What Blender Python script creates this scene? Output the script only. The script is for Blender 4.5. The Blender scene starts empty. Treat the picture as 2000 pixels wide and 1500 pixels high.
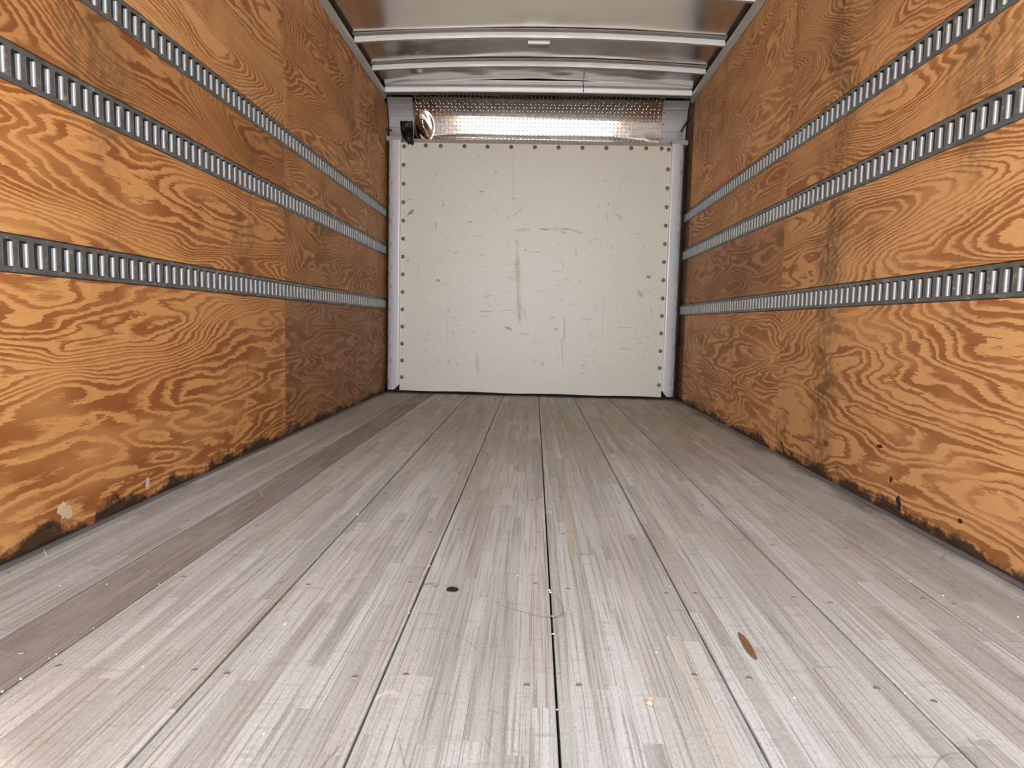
import bpy, math, random
import numpy as np
from mathutils import Matrix, Vector, noise as mnoise
random.seed(7)
rng = np.random.default_rng(11)
SC = bpy.context.scene
COL = SC.collection

# ------------------------------------------------------------------ camera
cam_d = bpy.data.cameras.new('camera')
cam = bpy.data.objects.new('camera', cam_d)
COL.objects.link(cam)
SC.camera = cam
cam_d.sensor_width = 36.0
cam_d.lens = 1318.29 / 2000 * 36
cam_d.clip_start = 0.02
PITCH, YAW, ROLL = 0.0894, 0.0310, 0.0232
fwd = Vector((-math.sin(YAW) * math.cos(PITCH), math.cos(YAW) * math.cos(PITCH), -math.sin(PITCH)))
rt = Vector((math.cos(YAW), math.sin(YAW), 0))
up = rt.cross(fwd)
r2 = math.cos(ROLL) * rt + math.sin(ROLL) * up
u2 = -math.sin(ROLL) * rt + math.cos(ROLL) * up
m = Matrix((r2, u2, -fwd)).transposed().to_4x4()
m.translation = (0.0247, 0.0, 0.6249)
cam.matrix_world = m

# ------------------------------------------------------------------ world, sun, exposure
w = bpy.data.worlds.new('sky')
SC.world = w
w.use_nodes = True
bgn = w.node_tree.nodes['Background']
# hazy bright sky, paler and brighter towards the horizon all the way round
wt = w.node_tree
tc = wt.nodes.new('ShaderNodeTexCoord'); sx_ = wt.nodes.new('ShaderNodeSeparateXYZ')
wt.links.new(tc.outputs['Generated'], sx_.inputs[0])
rmp = wt.nodes.new('ShaderNodeValToRGB')
rmp.color_ramp.interpolation = 'EASE'
rmp.color_ramp.elements[0].position = 0.0; rmp.color_ramp.elements[0].color = (0.94, 0.985, 1.05, 1)
rmp.color_ramp.elements[1].position = 0.75; rmp.color_ramp.elements[1].color = (0.40, 0.45, 0.52, 1)
wt.links.new(sx_.outputs[2], rmp.inputs[0])
wt.links.new(rmp.outputs[0], bgn.inputs[0])
bgn.inputs[1].default_value = 4.6
sd = bpy.data.lights.new('hazy_sun', 'SUN')
sun = bpy.data.objects.new('hazy_sun', sd)
COL.objects.link(sun)
sd.energy = 18.0
sd.angle = math.radians(6)
sd.color = (1.0, 0.97, 0.92)
sun.rotation_euler = (math.radians(20), math.radians(42), 0)   # high over one side of the truck: lights the yard, not the cargo box
SC.view_settings.view_transform = 'Standard'
SC.view_settings.look = 'None'
SC.view_settings.gamma = 1.0
SC.view_settings.use_curve_mapping = False
SC.view_settings.exposure = 0.7

# ------------------------------------------------------------------ dimensions (metres, Y runs to the front of the cargo box)
H = 1.2716            # half width at the plywood face
Y0, Y1 = -0.35, 5.92  # open tail, front
ZP = 2.4525           # top of the plywood
RAILS = [(0.7218, 0.8178), (1.1838, 1.2830), (1.4987, 1.5923)]
BANDS = [(0.004, 0.7208), (0.8188, 1.1828), (1.2840, 1.4977), (1.5933, ZP)]
YJ = 3.485            # plywood butt joint
YR = 2.935            # rail butt joint
PXL, PXR, PYF, PZB, PZT = -1.1318, 1.1246, 5.7965, 0.0264, 2.1194   # painted front panel

# ------------------------------------------------------------------ helpers
def tag(o, label=None, cat=None, group=None, kind=None):
    if label: o['label'] = label
    if cat: o['category'] = cat
    if group: o['group'] = group
    if kind: o['kind'] = kind
    return o

def empty(name, loc=(0, 0, 0)):
    o = bpy.data.objects.new(name, None)
    o.location = loc
    o.empty_display_size = 0.1
    COL.objects.link(o)
    return o

def mesh(name, v, f, mats, smooth=False, mi=None):
    me = bpy.data.meshes.new(name)
    me.from_pydata(v, [], f)
    for mt in (mats if isinstance(mats, (list, tuple)) else [mats]):
        me.materials.append(mt)
    if smooth is True:
        me.shade_smooth()
    elif smooth is not False:
        me.polygons.foreach_set('use_smooth', smooth)
    if mi is not None:
        me.polygons.foreach_set('material_index', mi)
    me.update()
    return me

def link(name, me, parent=None, loc=(0, 0, 0)):
    o = bpy.data.objects.new(name, me)
    o.location = loc
    COL.objects.link(o)
    if parent is not None:
        o.parent = parent
        o.location = Vector(loc) - (parent.location if parent.parent is None else parent.location + parent.parent.location)
    return o

class MB:
    def __init__(s):
        s.v, s.f, s.sm, s.mi = [], [], [], []
    def quad(s, a, b, c, d, sm=False, mi=0):
        n = len(s.v)
        s.v += [a, b, c, d]
        s.f.append((n, n + 1, n + 2, n + 3)); s.sm.append(sm); s.mi.append(mi)
    def grid(s, rows, sm=True, mi=0):
        n = len(s.v); k = len(rows[0])
        for r in rows: s.v += list(r)
        for i in range(len(rows) - 1):
            for j in range(k - 1):
                s.f.append((n + i * k + j, n + i * k + j + 1, n + (i + 1) * k + j + 1, n + (i + 1) * k + j))
                s.sm.append(sm); s.mi.append(mi)
    def box(s, x0, x1, y0, y1, z0, z1, b=0.0, mi=0):
        n = len(s.v)
        if b <= 0:
            s.v += [(x, y, z) for z in (z0, z1) for y in (y0, y1) for x in (x0, x1)]
            for q in ((0, 2, 3, 1), (4, 5, 7, 6), (0, 1, 5, 4), (2, 6, 7, 3), (0, 4, 6, 2), (1, 3, 7, 5)):
                s.f.append(tuple(n + i for i in q)); s.sm.append(False); s.mi.append(mi)
            return
        X, Y, Z = (x0, x1), (y0, y1), (z0, z1)
        idx = {}
        for a in (0, 1):
            for c in (0, 1):
                for d in (0, 1):
                    sx, sy, sz = (1, -1)[a], (1, -1)[c], (1, -1)[d]
                    for ax in range(3):
                        p = [X[a] + sx * b, Y[c] + sy * b, Z[d] + sz * b]
                        p[ax] = (X[a], Y[c], Z[d])[ax]
                        idx[(a, c, d, ax)] = len(s.v); s.v.append(tuple(p))
        def F(*k):
            s.f.append(tuple(idx[i] for i in k)); s.sm.append(False); s.mi.append(mi)
        F((0,0,0,0),(0,0,1,0),(0,1,1,0),(0,1,0,0)); F((1,0,0,0),(1,1,0,0),(1,1,1,0),(1,0,1,0))
        F((0,0,0,1),(1,0,0,1),(1,0,1,1),(0,0,1,1)); F((0,1,0,1),(0,1,1,1),(1,1,1,1),(1,1,0,1))
        F((0,0,0,2),(0,1,0,2),(1,1,0,2),(1,0,0,2)); F((0,0,1,2),(1,0,1,2),(1,1,1,2),(0,1,1,2))
        for c in (0, 1):
            for d in (0, 1):
                F((0,c,d,1),(1,c,d,1),(1,c,d,2),(0,c,d,2))
        for a in (0, 1):
            for d in (0, 1):
                F((a,0,d,0),(a,1,d,0),(a,1,d,2),(a,0,d,2))
        for a in (0, 1):
            for c in (0, 1):
                F((a,c,0,0),(a,c,1,0),(a,c,1,1),(a,c,0,1))
        for a in (0, 1):
            for c in (0, 1):
                for d in (0, 1):
                    F((a,c,d,0),(a,c,d,1),(a,c,d,2))
    def tube(s, pts, rad, k=8, mi=0, cap=True):
        rows = []
        pts = [Vector(p) for p in pts]
        for i, p in enumerate(pts):
            t = (pts[min(i + 1, len(pts) - 1)] - pts[max(i - 1, 0)]).normalized()
            a = t.orthogonal().normalized() if i == 0 else (a - a.dot(t) * t).normalized()
            b = t.cross(a)
            r = rad[i] if isinstance(rad, (list, tuple)) else rad
            rows.append([tuple(p + r * (math.cos(2 * math.pi * j / k) * a + math.sin(2 * math.pi * j / k) * b)) for j in range(k + 1)])
        s.grid(rows, True, mi)
        if cap:
            for r, p in ((rows[0], pts[0]), (rows[-1], pts[-1])):
                n = len(s.v); s.v += r[:-1]; s.f.append(tuple(range(n, n + k))); s.sm.append(False); s.mi.append(mi)
    def lathe(s, prof, k=14, mi=0):      # prof: (radius, height) about Z
        s.grid([[(r * math.cos(2 * math.pi * j / k), r * math.sin(2 * math.pi * j / k), z) for j in range(k + 1)] for r, z in prof], True, mi)
    def me(s, name, mats):
        me = mesh(name, s.v, s.f, mats, s.sm, s.mi)
        return me
    def build(s, name, mats, parent=None, loc=(0, 0, 0), recalc=False):
        me = s.me(name, mats)
        if recalc:
            import bmesh
            bm = bmesh.new(); bm.from_mesh(me)
            bmesh.ops.remove_doubles(bm, verts=bm.verts, dist=1e-6)
            bmesh.ops.recalc_face_normals(bm, faces=bm.faces); bm.to_mesh(me); bm.free()
        return link(name, me, parent, loc)

# ------------------------------------------------------------------ materials
def srgb(r, g, b):
    return tuple(((c / 255) / 12.92 if c / 255 <= 0.04045 else ((c / 255 + 0.055) / 1.055) ** 2.4) for c in (r, g, b)) + (1,)

class NT:
    def __init__(s, name):
        s.m = bpy.data.materials.new(name); s.m.use_nodes = True
        s.t = s.m.node_tree; s.b = s.t.nodes['Principled BSDF']
    def n(s, typ, **kw):
        nd = s.t.nodes.new(typ)
        for k, v in kw.items(): setattr(nd, k, v)
        return nd
    def put(s, sock, v):
        if hasattr(v, 'is_output'): s.t.links.new(v, sock)
        else: sock.default_value = v
    def math(s, op, a, b=0.0, c=0.0, clamp=False):
        nd = s.n('ShaderNodeMath', operation=op); nd.use_clamp = clamp
        s.put(nd.inputs[0], a); s.put(nd.inputs[1], b); s.put(nd.inputs[2], c)
        return nd.outputs[0]
    def pos(s):
        g = s.n('ShaderNodeNewGeometry'); sp = s.n('ShaderNodeSeparateXYZ')
        s.t.links.new(g.outputs['Position'], sp.inputs[0]); return sp.outputs
    def attr(s, name, typ='OBJECT'):
        a = s.n('ShaderNodeAttribute', attribute_name=name, attribute_type=typ); return a.outputs['Fac']
    def vec(s, x, y, z=0.0):
        c = s.n('ShaderNodeCombineXYZ'); s.put(c.inputs[0], x); s.put(c.inputs[1], y); s.put(c.inputs[2], z); return c.outputs[0]
    def noise(s, v, scale=1.0, detail=2.0, rough=0.5, dist=0.0, norm=True):
        nd = s.n('ShaderNodeTexNoise'); nd.inputs['Scale'].default_value = scale; nd.inputs['Detail'].default_value = detail
        nd.inputs['Roughness'].default_value = rough; nd.inputs['Distortion'].default_value = dist
        nd.normalize = norm
        s.put(nd.inputs['Vector'], v); return nd.outputs[0]
    def white(s, v):
        nd = s.n('ShaderNodeTexWhiteNoise'); s.put(nd.inputs['Vector'], v); return nd.outputs['Value']
    def step(s, v, a, b, lo=0.0, hi=1.0):
        nd = s.n('ShaderNodeMapRange', interpolation_type='SMOOTHSTEP'); s.put(nd.inputs['Value'], v)
        nd.inputs['From Min'].default_value = a; nd.inputs['From Max'].default_value = b
        nd.inputs['To Min'].default_value = lo; nd.inputs['To Max'].default_value = hi; return nd.outputs[0]
    def mix(s, f, a, b, mode='MIX'):
        nd = s.n('ShaderNodeMix', data_type='RGBA', blend_type=mode)
        s.put(nd.inputs[0], f); s.put(nd.inputs[6], a); s.put(nd.inputs[7], b); return nd.outputs[2]
    def bump(s, h, strength=0.3, dist=0.002):
        nd = s.n('ShaderNodeBump'); nd.inputs['Strength'].default_value = strength; nd.inputs['Distance'].default_value = dist
        s.put(nd.inputs['Height'], h); s.t.links.new(nd.outputs[0], s.b.inputs['Normal'])
    def fin(s, col, rough=0.5, metal=0.0, spec=0.5):
        s.put(s.b.inputs['Base Color'], col); s.put(s.b.inputs['Roughness'], rough)
        s.put(s.b.inputs['Metallic'], metal); s.put(s.b.inputs['Specular IOR Level'], spec); return s.m

def plain(name, col, rough=0.5, metal=0.0, spec=0.5):
    return NT(name).fin(col, rough, metal, spec)

def plywood_mat():
    s = NT('fir_plywood')
    x, y, z = s.pos()
    seed = s.attr('seed'); tone = s.attr('tone'); red = s.attr('red')
    sd = s.math('MULTIPLY', seed, 3.7)
    A = s.vec(s.math('MULTIPLY', y, 0.95), s.math('MULTIPLY', z, 4.2), sd)
    f = s.noise(A, 1.0, 1.6, 0.45, 0.55)
    warp = s.noise(s.vec(s.math('MULTIPLY', y, 3.2), s.math('MULTIPLY', z, 13.0), sd), 1.0, 2.5, 0.55, 0.3)
    jag = s.noise(s.vec(s.math('MULTIPLY', y, 24.0), s.math('MULTIPLY', z, 150.0), seed), 1.0, 3.0, 0.65)
    tight = s.noise(s.vec(s.math('MULTIPLY', y, 0.45), s.math('MULTIPLY', z, 2.1), s.math('ADD', sd, 5.0)), 1.0, 1.0, 0.5)
    t = s.math('MULTIPLY', f, 13.0)
    t = s.math('ADD', t, s.math('MULTIPLY', s.math('MULTIPLY', z, 11.0), s.step(tight, 0.35, 0.65, 0.55, 2.0)))
    t = s.math('ADD', t, s.math('MULTIPLY', warp, 2.6))
    t = s.math('ADD', t, s.math('MULTIPLY', jag, 0.75))
    fr = s.math('FRACT', t)
    # early wood pale, late wood dark; one fuzzy and one crisp side
    bandw = s.white(s.vec(s.math('FLOOR', t), seed, 3.0))
    inv = s.attr('inv')
    lo = s.math('SUBTRACT', s.math('MULTIPLY_ADD', bandw, s.math('MULTIPLY_ADD', inv, -0.22, 0.45), 0.12), s.math('MULTIPLY', inv, 0.06))
    ring = s.math('MULTIPLY', s.math('MULTIPLY', s.math('SUBTRACT', fr, lo, clamp=True), 4.2, clamp=True), s.step(fr, 0.97, 0.90))
    fade = s.noise(s.vec(s.math('MULTIPLY', y, 2.4), s.math('MULTIPLY', z, 7.0), s.math('ADD', sd, 15.0)), 1.0, 2.0, 0.5)
    ring = s.math('MULTIPLY', ring, s.step(fade, 0.30, 0.60, 0.42, 0.95))
    fine = s.noise(s.vec(s.math('MULTIPLY', y, 30.0), s.math('MULTIPLY', z, 520.0), seed), 1.0, 2.0, 0.6)
    large = s.noise(s.vec(s.math('MULTIPLY', y, 1.1), s.math('MULTIPLY', z, 2.4), s.math('ADD', seed, 40.0)), 1.0, 3.0, 0.55)
    pale = s.mix(large, (0.72, 0.392, 0.155, 1), (0.62, 0.292, 0.092, 1))
    dark = s.mix(large, (0.335, 0.122, 0.035, 1), (0.270, 0.085, 0.021, 1))
    c = s.mix(ring, pale, dark)
    c = s.mix(s.math('MULTIPLY', s.step(fine, 0.45, 0.75), 0.30), c, dark)
    c = s.mix(s.math('MULTIPLY', red, 0.75), c, s.mix(ring, (0.330, 0.135, 0.070, 1), (0.230, 0.075, 0.038, 1)))
    tan = s.attr('tan')
    c = s.mix(s.math('MULTIPLY', tan, 0.8), c, s.mix(ring, (0.605, 0.372, 0.180, 1), (0.310, 0.146, 0.058, 1)))
    tn = s.vec(tone, tone, tone)
    c = s.mix(1.0, c, tn, 'MULTIPLY')
    # grey-brown grime: streaks running down, blotches, and black mould along the foot
    sm = s.noise(s.vec(s.math('MULTIPLY', y, 3.2), s.math('MULTIPLY', z, 1.2), 9.0), 1.0, 4.0, 0.6)
    sm2 = s.noise(s.vec(s.math('MULTIPLY', y, 26.0), s.math('MULTIPLY', z, 26.0), 2.0), 1.0, 3.0, 0.6)
    g = s.math('MULTIPLY', s.step(sm, 0.52, 0.70), s.step(sm2, 0.25, 0.65))
    c = s.mix(s.math('MULTIPLY', g, 0.62), c, (0.105, 0.064, 0.034, 1))
    smy = s.math('ABSOLUTE', s.math('SUBTRACT', s.math('ADD', y, s.math('MULTIPLY', s.math('SUBTRACT', s.noise(s.vec(1.0, s.math('MULTIPLY', z, 3.0), 2.0), 1.0, 3.0, 0.6), 0.5), 0.7)), 2.93))
    smk = s.math('MULTIPLY', s.math('MULTIPLY', s.step(smy, 0.17, 0.02), s.step(sm2, 0.25, 0.65)), s.step(x, 0.0, 0.1))
    c = s.mix(s.math('MULTIPLY', smk, 0.62), c, (0.085, 0.052, 0.030, 1))
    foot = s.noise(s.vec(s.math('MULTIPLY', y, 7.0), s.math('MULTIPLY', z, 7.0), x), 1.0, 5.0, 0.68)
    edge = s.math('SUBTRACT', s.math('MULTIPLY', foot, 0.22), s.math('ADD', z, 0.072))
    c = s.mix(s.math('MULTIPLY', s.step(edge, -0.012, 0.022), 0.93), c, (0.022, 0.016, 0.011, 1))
    blot = s.noise(s.vec(s.math('MULTIPLY', y, 5.0), s.math('MULTIPLY', z, 8.0), s.math('ADD', seed, 11.0)), 1.0, 4.0, 0.65)
    c = s.mix(s.math('MULTIPLY', s.math('MULTIPLY', s.step(blot, 0.66, 0.76), s.step(z, 0.5, 0.15)), 0.75), c, (0.05, 0.038, 0.024, 1))
    # pale nicks and scratches
    sc = s.noise(s.vec(s.math('MULTIPLY', y, 60.0), s.math('MULTIPLY', z, 45.0), seed), 1.0, 1.0, 0.5)
    c = s.mix(s.math('MULTIPLY', s.step(sc, 0.80, 0.84), 0.8), c, (0.75, 0.56, 0.38, 1))
    s.bump(s.math('ADD', s.math('MULTIPLY', ring, 0.35), s.math('MULTIPLY', fine, 0.5)), 0.35, 0.0015)
    return s.fin(c, s.step(large, 0.2, 0.8, 0.48, 0.62), 0.0, 0.25)

def floor_mat():
    s = NT('worn_laminated_oak_floor')
    x, y, z = s.pos()
    seed = s.attr('seed'); tone = s.attr('tone'); brown = s.attr('brown')
    sx = s.math('MULTIPLY', x, 1 / 0.0338)
    ix = s.math('FLOOR', sx)
    h1 = s.white(s.vec(ix, seed, 0.5))
    iy = s.math('FLOOR', s.math('ADD', s.math('MULTIPLY', y, 1.5), s.math('MULTIPLY', h1, 7.0)))
    v = s.white(s.vec(ix, iy, seed)); v2 = s.white(s.vec(iy, ix, s.math('ADD', seed, 5.0)))
    g1 = s.noise(s.vec(s.math('MULTIPLY', x, 230.0), s.math('MULTIPLY', y, 2.6), s.math('MULTIPLY', v, 7.0)), 1.0, 4.0, 0.66)
    g2 = s.noise(s.vec(s.math('MULTIPLY', x, 60.0), s.math('MULTIPLY', y, 1.6), s.math('MULTIPLY', v, 9.0)), 1.0, 3.0, 0.6)
    big = s.noise(s.vec(s.math('MULTIPLY', x, 2.2), s.math('MULTIPLY', y, 1.3), 3.0), 1.0, 4.0, 0.6)
    c = s.mix(v, (0.430, 0.442, 0.430, 1), (0.620, 0.645, 0.645, 1))
    c = s.mix(s.math('MULTIPLY', s.step(v2, 0.62, 1.0), 0.34), c, (0.430, 0.360, 0.340, 1))
    c = s.mix(s.math('MULTIPLY', s.step(v2, 0.12, 0.0), 0.40), c, (0.50, 0.415, 0.300, 1))
    c = s.mix(s.math('MULTIPLY', s.step(g1, 0.48, 0.66), 0.70), c, (0.225, 0.205, 0.188, 1))
    c = s.mix(s.math('MULTIPLY', s.step(g2, 0.50, 0.74), 0.45), c, (0.270, 0.232, 0.215, 1))
    c = s.mix(s.math('MULTIPLY', s.step(g1, 0.42, 0.22), 0.40), c, (0.72, 0.735, 0.735, 1))
    c = s.mix(s.math('MULTIPLY', s.step(big, 0.40, 0.75), 0.34), c, (0.325, 0.292, 0.268, 1))
    grit = s.noise(s.vec(s.math('MULTIPLY', x, 300.0), s.math('MULTIPLY', y, 110.0), 7.0), 1.0, 3.0, 0.7)
    c = s.mix(s.math('MULTIPLY', s.step(grit, 0.54, 0.70), 0.62), c, (0.24, 0.215, 0.195, 1))
    c = s.mix(s.math('MULTIPLY', s.step(grit, 0.44, 0.28), 0.45), c, (0.78, 0.79, 0.78, 1))
    cross = s.noise(s.vec(s.math('MULTIPLY', x, 9.0), s.math('MULTIPLY', y, 40.0), 17.0), 1.0, 4.0, 0.7)
    c = s.mix(s.math('MULTIPLY', s.step(cross, 0.54, 0.70), 0.36), c, (0.27, 0.235, 0.210, 1))
    # the boards turn browner towards the front, with an uneven edge
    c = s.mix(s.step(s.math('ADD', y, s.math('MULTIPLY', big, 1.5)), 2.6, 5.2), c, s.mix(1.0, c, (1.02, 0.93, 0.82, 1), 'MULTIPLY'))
    # hairline between the glued strips
    fx = s.math('FRACT', sx)
    ln = s.math('MULTIPLY', s.step(fx, 0.055, 0.0), s.step(s.noise(s.vec(s.math('MULTIPLY', ix, 3.1), s.math('MULTIPLY', y, 2.4), 1.0), 1.0, 2.0), 0.40, 0.62))
    c = s.mix(s.math('MULTIPLY', ln, 0.80), c, (0.085, 0.065, 0.055, 1))
    c = s.mix(s.math('MULTIPLY', s.math('MULTIPLY', brown, s.step(s.noise(s.vec(s.math('MULTIPLY', x, 8.0), s.math('MULTIPLY', y, 2.0), 31.0), 1.0, 4.0, 0.65), 0.32, 0.62, 0.45, 1.0)), 0.85), c, s.mix(g1, (0.27, 0.200, 0.178, 1), (0.145, 0.105, 0.094, 1)))
    c = s.mix(1.0, c, s.vec(tone, s.math('MULTIPLY', tone, 1.04), s.math('MULTIPLY', tone, 1.05)), 'MULTIPLY')
    # long drag scratches and dark scuffs
    n1 = s.noise(s.vec(s.math('MULTIPLY', x, 1.7), s.math('MULTIPLY', y, 1.1), 21.0), 1.0, 1.2, 0.4)
    l1 = s.step(s.math('ABSOLUTE', s.math('SUBTRACT', s.math('FRACT', s.math('MULTIPLY', n1, 9.0)), 0.5)), 0.012, 0.002)
    brk = s.noise(s.vec(s.math('MULTIPLY', x, 4.0), s.math('MULTIPLY', y, 4.0), 8.0), 1.0, 2.0)
    c = s.mix(s.math('MULTIPLY', s.math('MULTIPLY', l1, s.step(brk, 0.52, 0.62)), 0.42), c, (0.10, 0.082, 0.072, 1))
    c = s.mix(s.math('MULTIPLY', s.math('MULTIPLY', l1, s.step(brk, 0.42, 0.34)), 0.45), c, (0.80, 0.77, 0.73, 1))
    sp = s.noise(s.vec(s.math('MULTIPLY', x, 34.0), s.math('MULTIPLY', y, 12.0), 4.0), 1.0, 3.0, 0.6)
    c = s.mix(s.math('MULTIPLY', s.step(sp, 0.70, 0.80), 0.65), c, (0.13, 0.10, 0.088, 1))
    # black scuffing rubbed along the wall with the black marks
    ed = s.math('ADD', s.math('SUBTRACT', x, 1.215), s.math('MULTIPLY', s.math('SUBTRACT', s.noise(s.vec(s.math('MULTIPLY', x, 9.0), s.math('MULTIPLY', y, 2.6), 2.0), 1.0, 4.0, 0.6), 0.5), 0.26))
    c = s.mix(s.math('MULTIPLY', s.step(ed, -0.03, 0.05), 0.62), c, (0.085, 0.085, 0.090, 1))
    s.bump(s.math('SUBTRACT', s.math('MULTIPLY', g1, -0.6), s.math('MULTIPLY', ln, 1.0)), 0.45, 0.0012)
    return s.fin(c, 0.62, 0.0, 0.25)

def rail_mat():
    s = NT('galvanised_rail_steel')
    x, y, z = s.pos()
    n1 = s.noise(s.vec(s.math('MULTIPLY', y, 22.0), s.math('MULTIPLY', z, 38.0), x), 1.0, 5.0, 0.68)
    n2 = s.noise(s.vec(s.math('MULTIPLY', y, 120.0), s.math('MULTIPLY', z, 90.0), x), 1.0, 3.0, 0.6)
    c = s.mix(n1, (0.120, 0.128, 0.128, 1), (0.250, 0.262, 0.262, 1))
    c = s.mix(s.math('MULTIPLY', s.step(n1, 0.55, 0.68), s.step(n2, 0.38, 0.60)), c, (0.56, 0.58, 0.59, 1))
    c = s.mix(s.math('MULTIPLY', s.step(n1, 0.42, 0.30), 0.6), c, (0.075, 0.078, 0.076, 1))
    s.bump(n2, 0.15, 0.0006)
    return s.fin(c, s.step(n1, 0.2, 0.8, 0.50, 0.38), 0.55, 0.5)

def painted_mat():
    s = NT('off_white_painted_plywood')
    x, y, z = s.pos()
    sc = s.attr('scuff', 'GEOMETRY'); br = s.attr('stain', 'GEOMETRY')
    weave = s.noise(s.vec(s.math('MULTIPLY', x, 14.0), s.math('MULTIPLY', z, 260.0), 0.0), 1.0, 2.0, 0.6)
    big = s.noise(s.vec(s.math('MULTIPLY', x, 1.6), s.math('MULTIPLY', z, 1.6), 2.0), 1.0, 3.0, 0.5)
    c = s.mix(big, (0.740, 0.710, 0.625, 1), (0.700, 0.700, 0.625, 1))
    sp = s.noise(s.vec(s.math('MULTIPLY', x, 24.0), s.math('MULTIPLY', z, 40.0), 5.0), 1.0, 4.0, 0.65)
    c = s.mix(s.math('MULTIPLY', s.step(sp, 0.66, 0.80), 0.40), c, (0.30, 0.265, 0.21, 1))
    c = s.mix(br, c, (0.30, 0.235, 0.155, 1))
    c = s.mix(sc, c, (0.060, 0.052, 0.040, 1))
    s.bump(weave, 0.25, 0.001)
    return s.fin(c, s.step(weave, 0.2, 0.8, 0.30, 0.42), 0.0, 0.5)

def sheet_metal(name, a, b, rough, metal, nscale=3.0, bump=0.0):
    s = NT(name)
    x, y, z = s.pos()
    n1 = s.noise(s.vec(x, y, z), nscale, 5.0, 0.6)
    n2 = s.noise(s.vec(x, y, z), nscale * 22, 3.0, 0.6)
    c = s.mix(n1, a, b)
    c = s.mix(s.math('MULTIPLY', s.step(n2, 0.68, 0.80), 0.5), c, (a[0] * .35, a[1] * .35, a[2] * .35, 1))
    if bump: s.bump(n1, bump, 0.01)
    return s.fin(c, s.step(n1, 0.2, 0.8, rough * 0.8, rough * 1.25), metal, 0.5)

def post_mat():
    s = NT('scuffed_white_aluminium')
    x, y, z = s.pos()
    ax = s.math('ABSOLUTE', x)
    n = s.noise(s.vec(s.math('MULTIPLY', x, 90.0), s.math('MULTIPLY', z, 7.0), 1.0), 1.0, 4.0, 0.65)
    n2 = s.noise(s.vec(s.math('MULTIPLY', x, 60.0), s.math('MULTIPLY', z, 16.0), 4.0), 1.0, 5.0, 0.68)
    c = s.mix(n, (0.74, 0.76, 0.81, 1), (0.83, 0.85, 0.89, 1))
    rub = s.step(ax, 1.170, 1.225)
    c = s.mix(s.math('MULTIPLY', s.math('MULTIPLY', s.step(n2, 0.46, 0.72), rub), 0.8), c, (0.13, 0.125, 0.135, 1))
    c = s.mix(s.math('MULTIPLY', s.step(n2, 0.70, 0.78), 0.7), c, (0.17, 0.165, 0.17, 1))
    return s.fin(c, 0.25, 0.12, 0.6)

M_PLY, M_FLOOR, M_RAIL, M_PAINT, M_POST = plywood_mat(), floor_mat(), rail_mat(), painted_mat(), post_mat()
M_SKIN = sheet_metal('roof_aluminium', (0.70, 0.665, 0.61, 1), (0.80, 0.77, 0.73, 1), 0.20, 1.0, 2.4)
M_BOW = sheet_metal('bow_steel', (0.86, 0.88, 0.90, 1), (0.92, 0.93, 0.94, 1), 0.34, 0.15, 6.0)
M_COVE = sheet_metal('cove_aluminium', (0.46, 0.44, 0.41, 1), (0.60, 0.58, 0.55, 1), 0.42, 0.75, 7.0)
M_PLATE = sheet_metal('tread_plate_aluminium', (0.52, 0.51, 0.50, 1), (0.60, 0.59, 0.585, 1), 0.080, 1.0, 5.0)
M_NOSE = sheet_metal('grey_nose_sheet', (0.34, 0.34, 0.37, 1), (0.44, 0.44, 0.47, 1), 0.45, 0.4, 9.0)
M_LIP = sheet_metal('painted_lit_lips', (0.30, 0.31, 0.325, 1), (0.46, 0.475, 0.495, 1), 0.42, 0.45, 18.0)  # lips lighter than the rail face: daylight from the tail painted in
M_DARK = plain('dark_cavity', (0.030, 0.028, 0.026, 1), 0.9)
M_SKINOUT = plain('body_side_aluminium', (0.16, 0.155, 0.15, 1), 0.6)
M_SCREW = plain('weathered_screw_steel', (0.40, 0.36, 0.29, 1), 0.35, 0.5)
M_PLUG = plain('dull_floor_screw', (0.33, 0.29, 0.26, 1), 0.5, 0.4)
M_BLACKSTEEL = plain('black_washer_steel', (0.035, 0.033, 0.032, 1), 0.45, 0.5)
M_TAPE = plain('black_tape', (0.008, 0.008, 0.009, 1), 0.42, 0.0, 0.35)
M_CABLE = plain('black_rubber', (0.010, 0.010, 0.011, 1), 0.45)
M_ORANGE = plain('orange_connector', (0.86, 0.24, 0.06, 1), 0.35)
M_WHITE = sheet_metal('raw_pale_wood', (0.72, 0.62, 0.48, 1), (0.52, 0.36, 0.20, 1), 0.8, 0.0, 45.0)
M_CRUMB = plain('white_crumbs', (0.82, 0.81, 0.79, 1), 0.8)
M_PEACH = plain('peach_crumb', (0.86, 0.50, 0.36, 1), 0.8)
M_BROWN = plain('brown_stain', (0.20, 0.105, 0.055, 1), 0.7)
M_GREEN = plain('green_sticker', (0.10, 0.52, 0.13, 1), 0.5)
M_LENS = plain('clear_lamp_lens', (0.15, 0.14, 0.125, 1), 0.2)
M_SHADE = sheet_metal('painted_shade_grey', (0.20, 0.19, 0.175, 1), (0.28, 0.27, 0.25, 1), 0.5, 0.3, 9.0)  # dark reflection by the bows and shade on the header, as colour
M_LEDGE = sheet_metal('bare_plywood_edge', (0.36, 0.26, 0.18, 1), (0.50, 0.40, 0.30, 1), 0.7, 0.0, 14.0)
M_STEEL = sheet_metal('grey_angle_steel', (0.20, 0.205, 0.215, 1), (0.31, 0.315, 0.325, 1), 0.45, 0.5, 9.0)
M_GROUND = sheet_metal('pale_concrete', (0.56, 0.55, 0.53, 1), (0.64, 0.63, 0.61, 1), 0.9, 0.0, 0.6)

# ------------------------------------------------------------------ ground outside the open tail
g = MB(); g.box(-40, 40, -60, 30, -1.30, -1.10)
tag(g.build('ground', M_GROUND), 'pale concrete yard under and behind the truck', 'ground', kind='structure')

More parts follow.
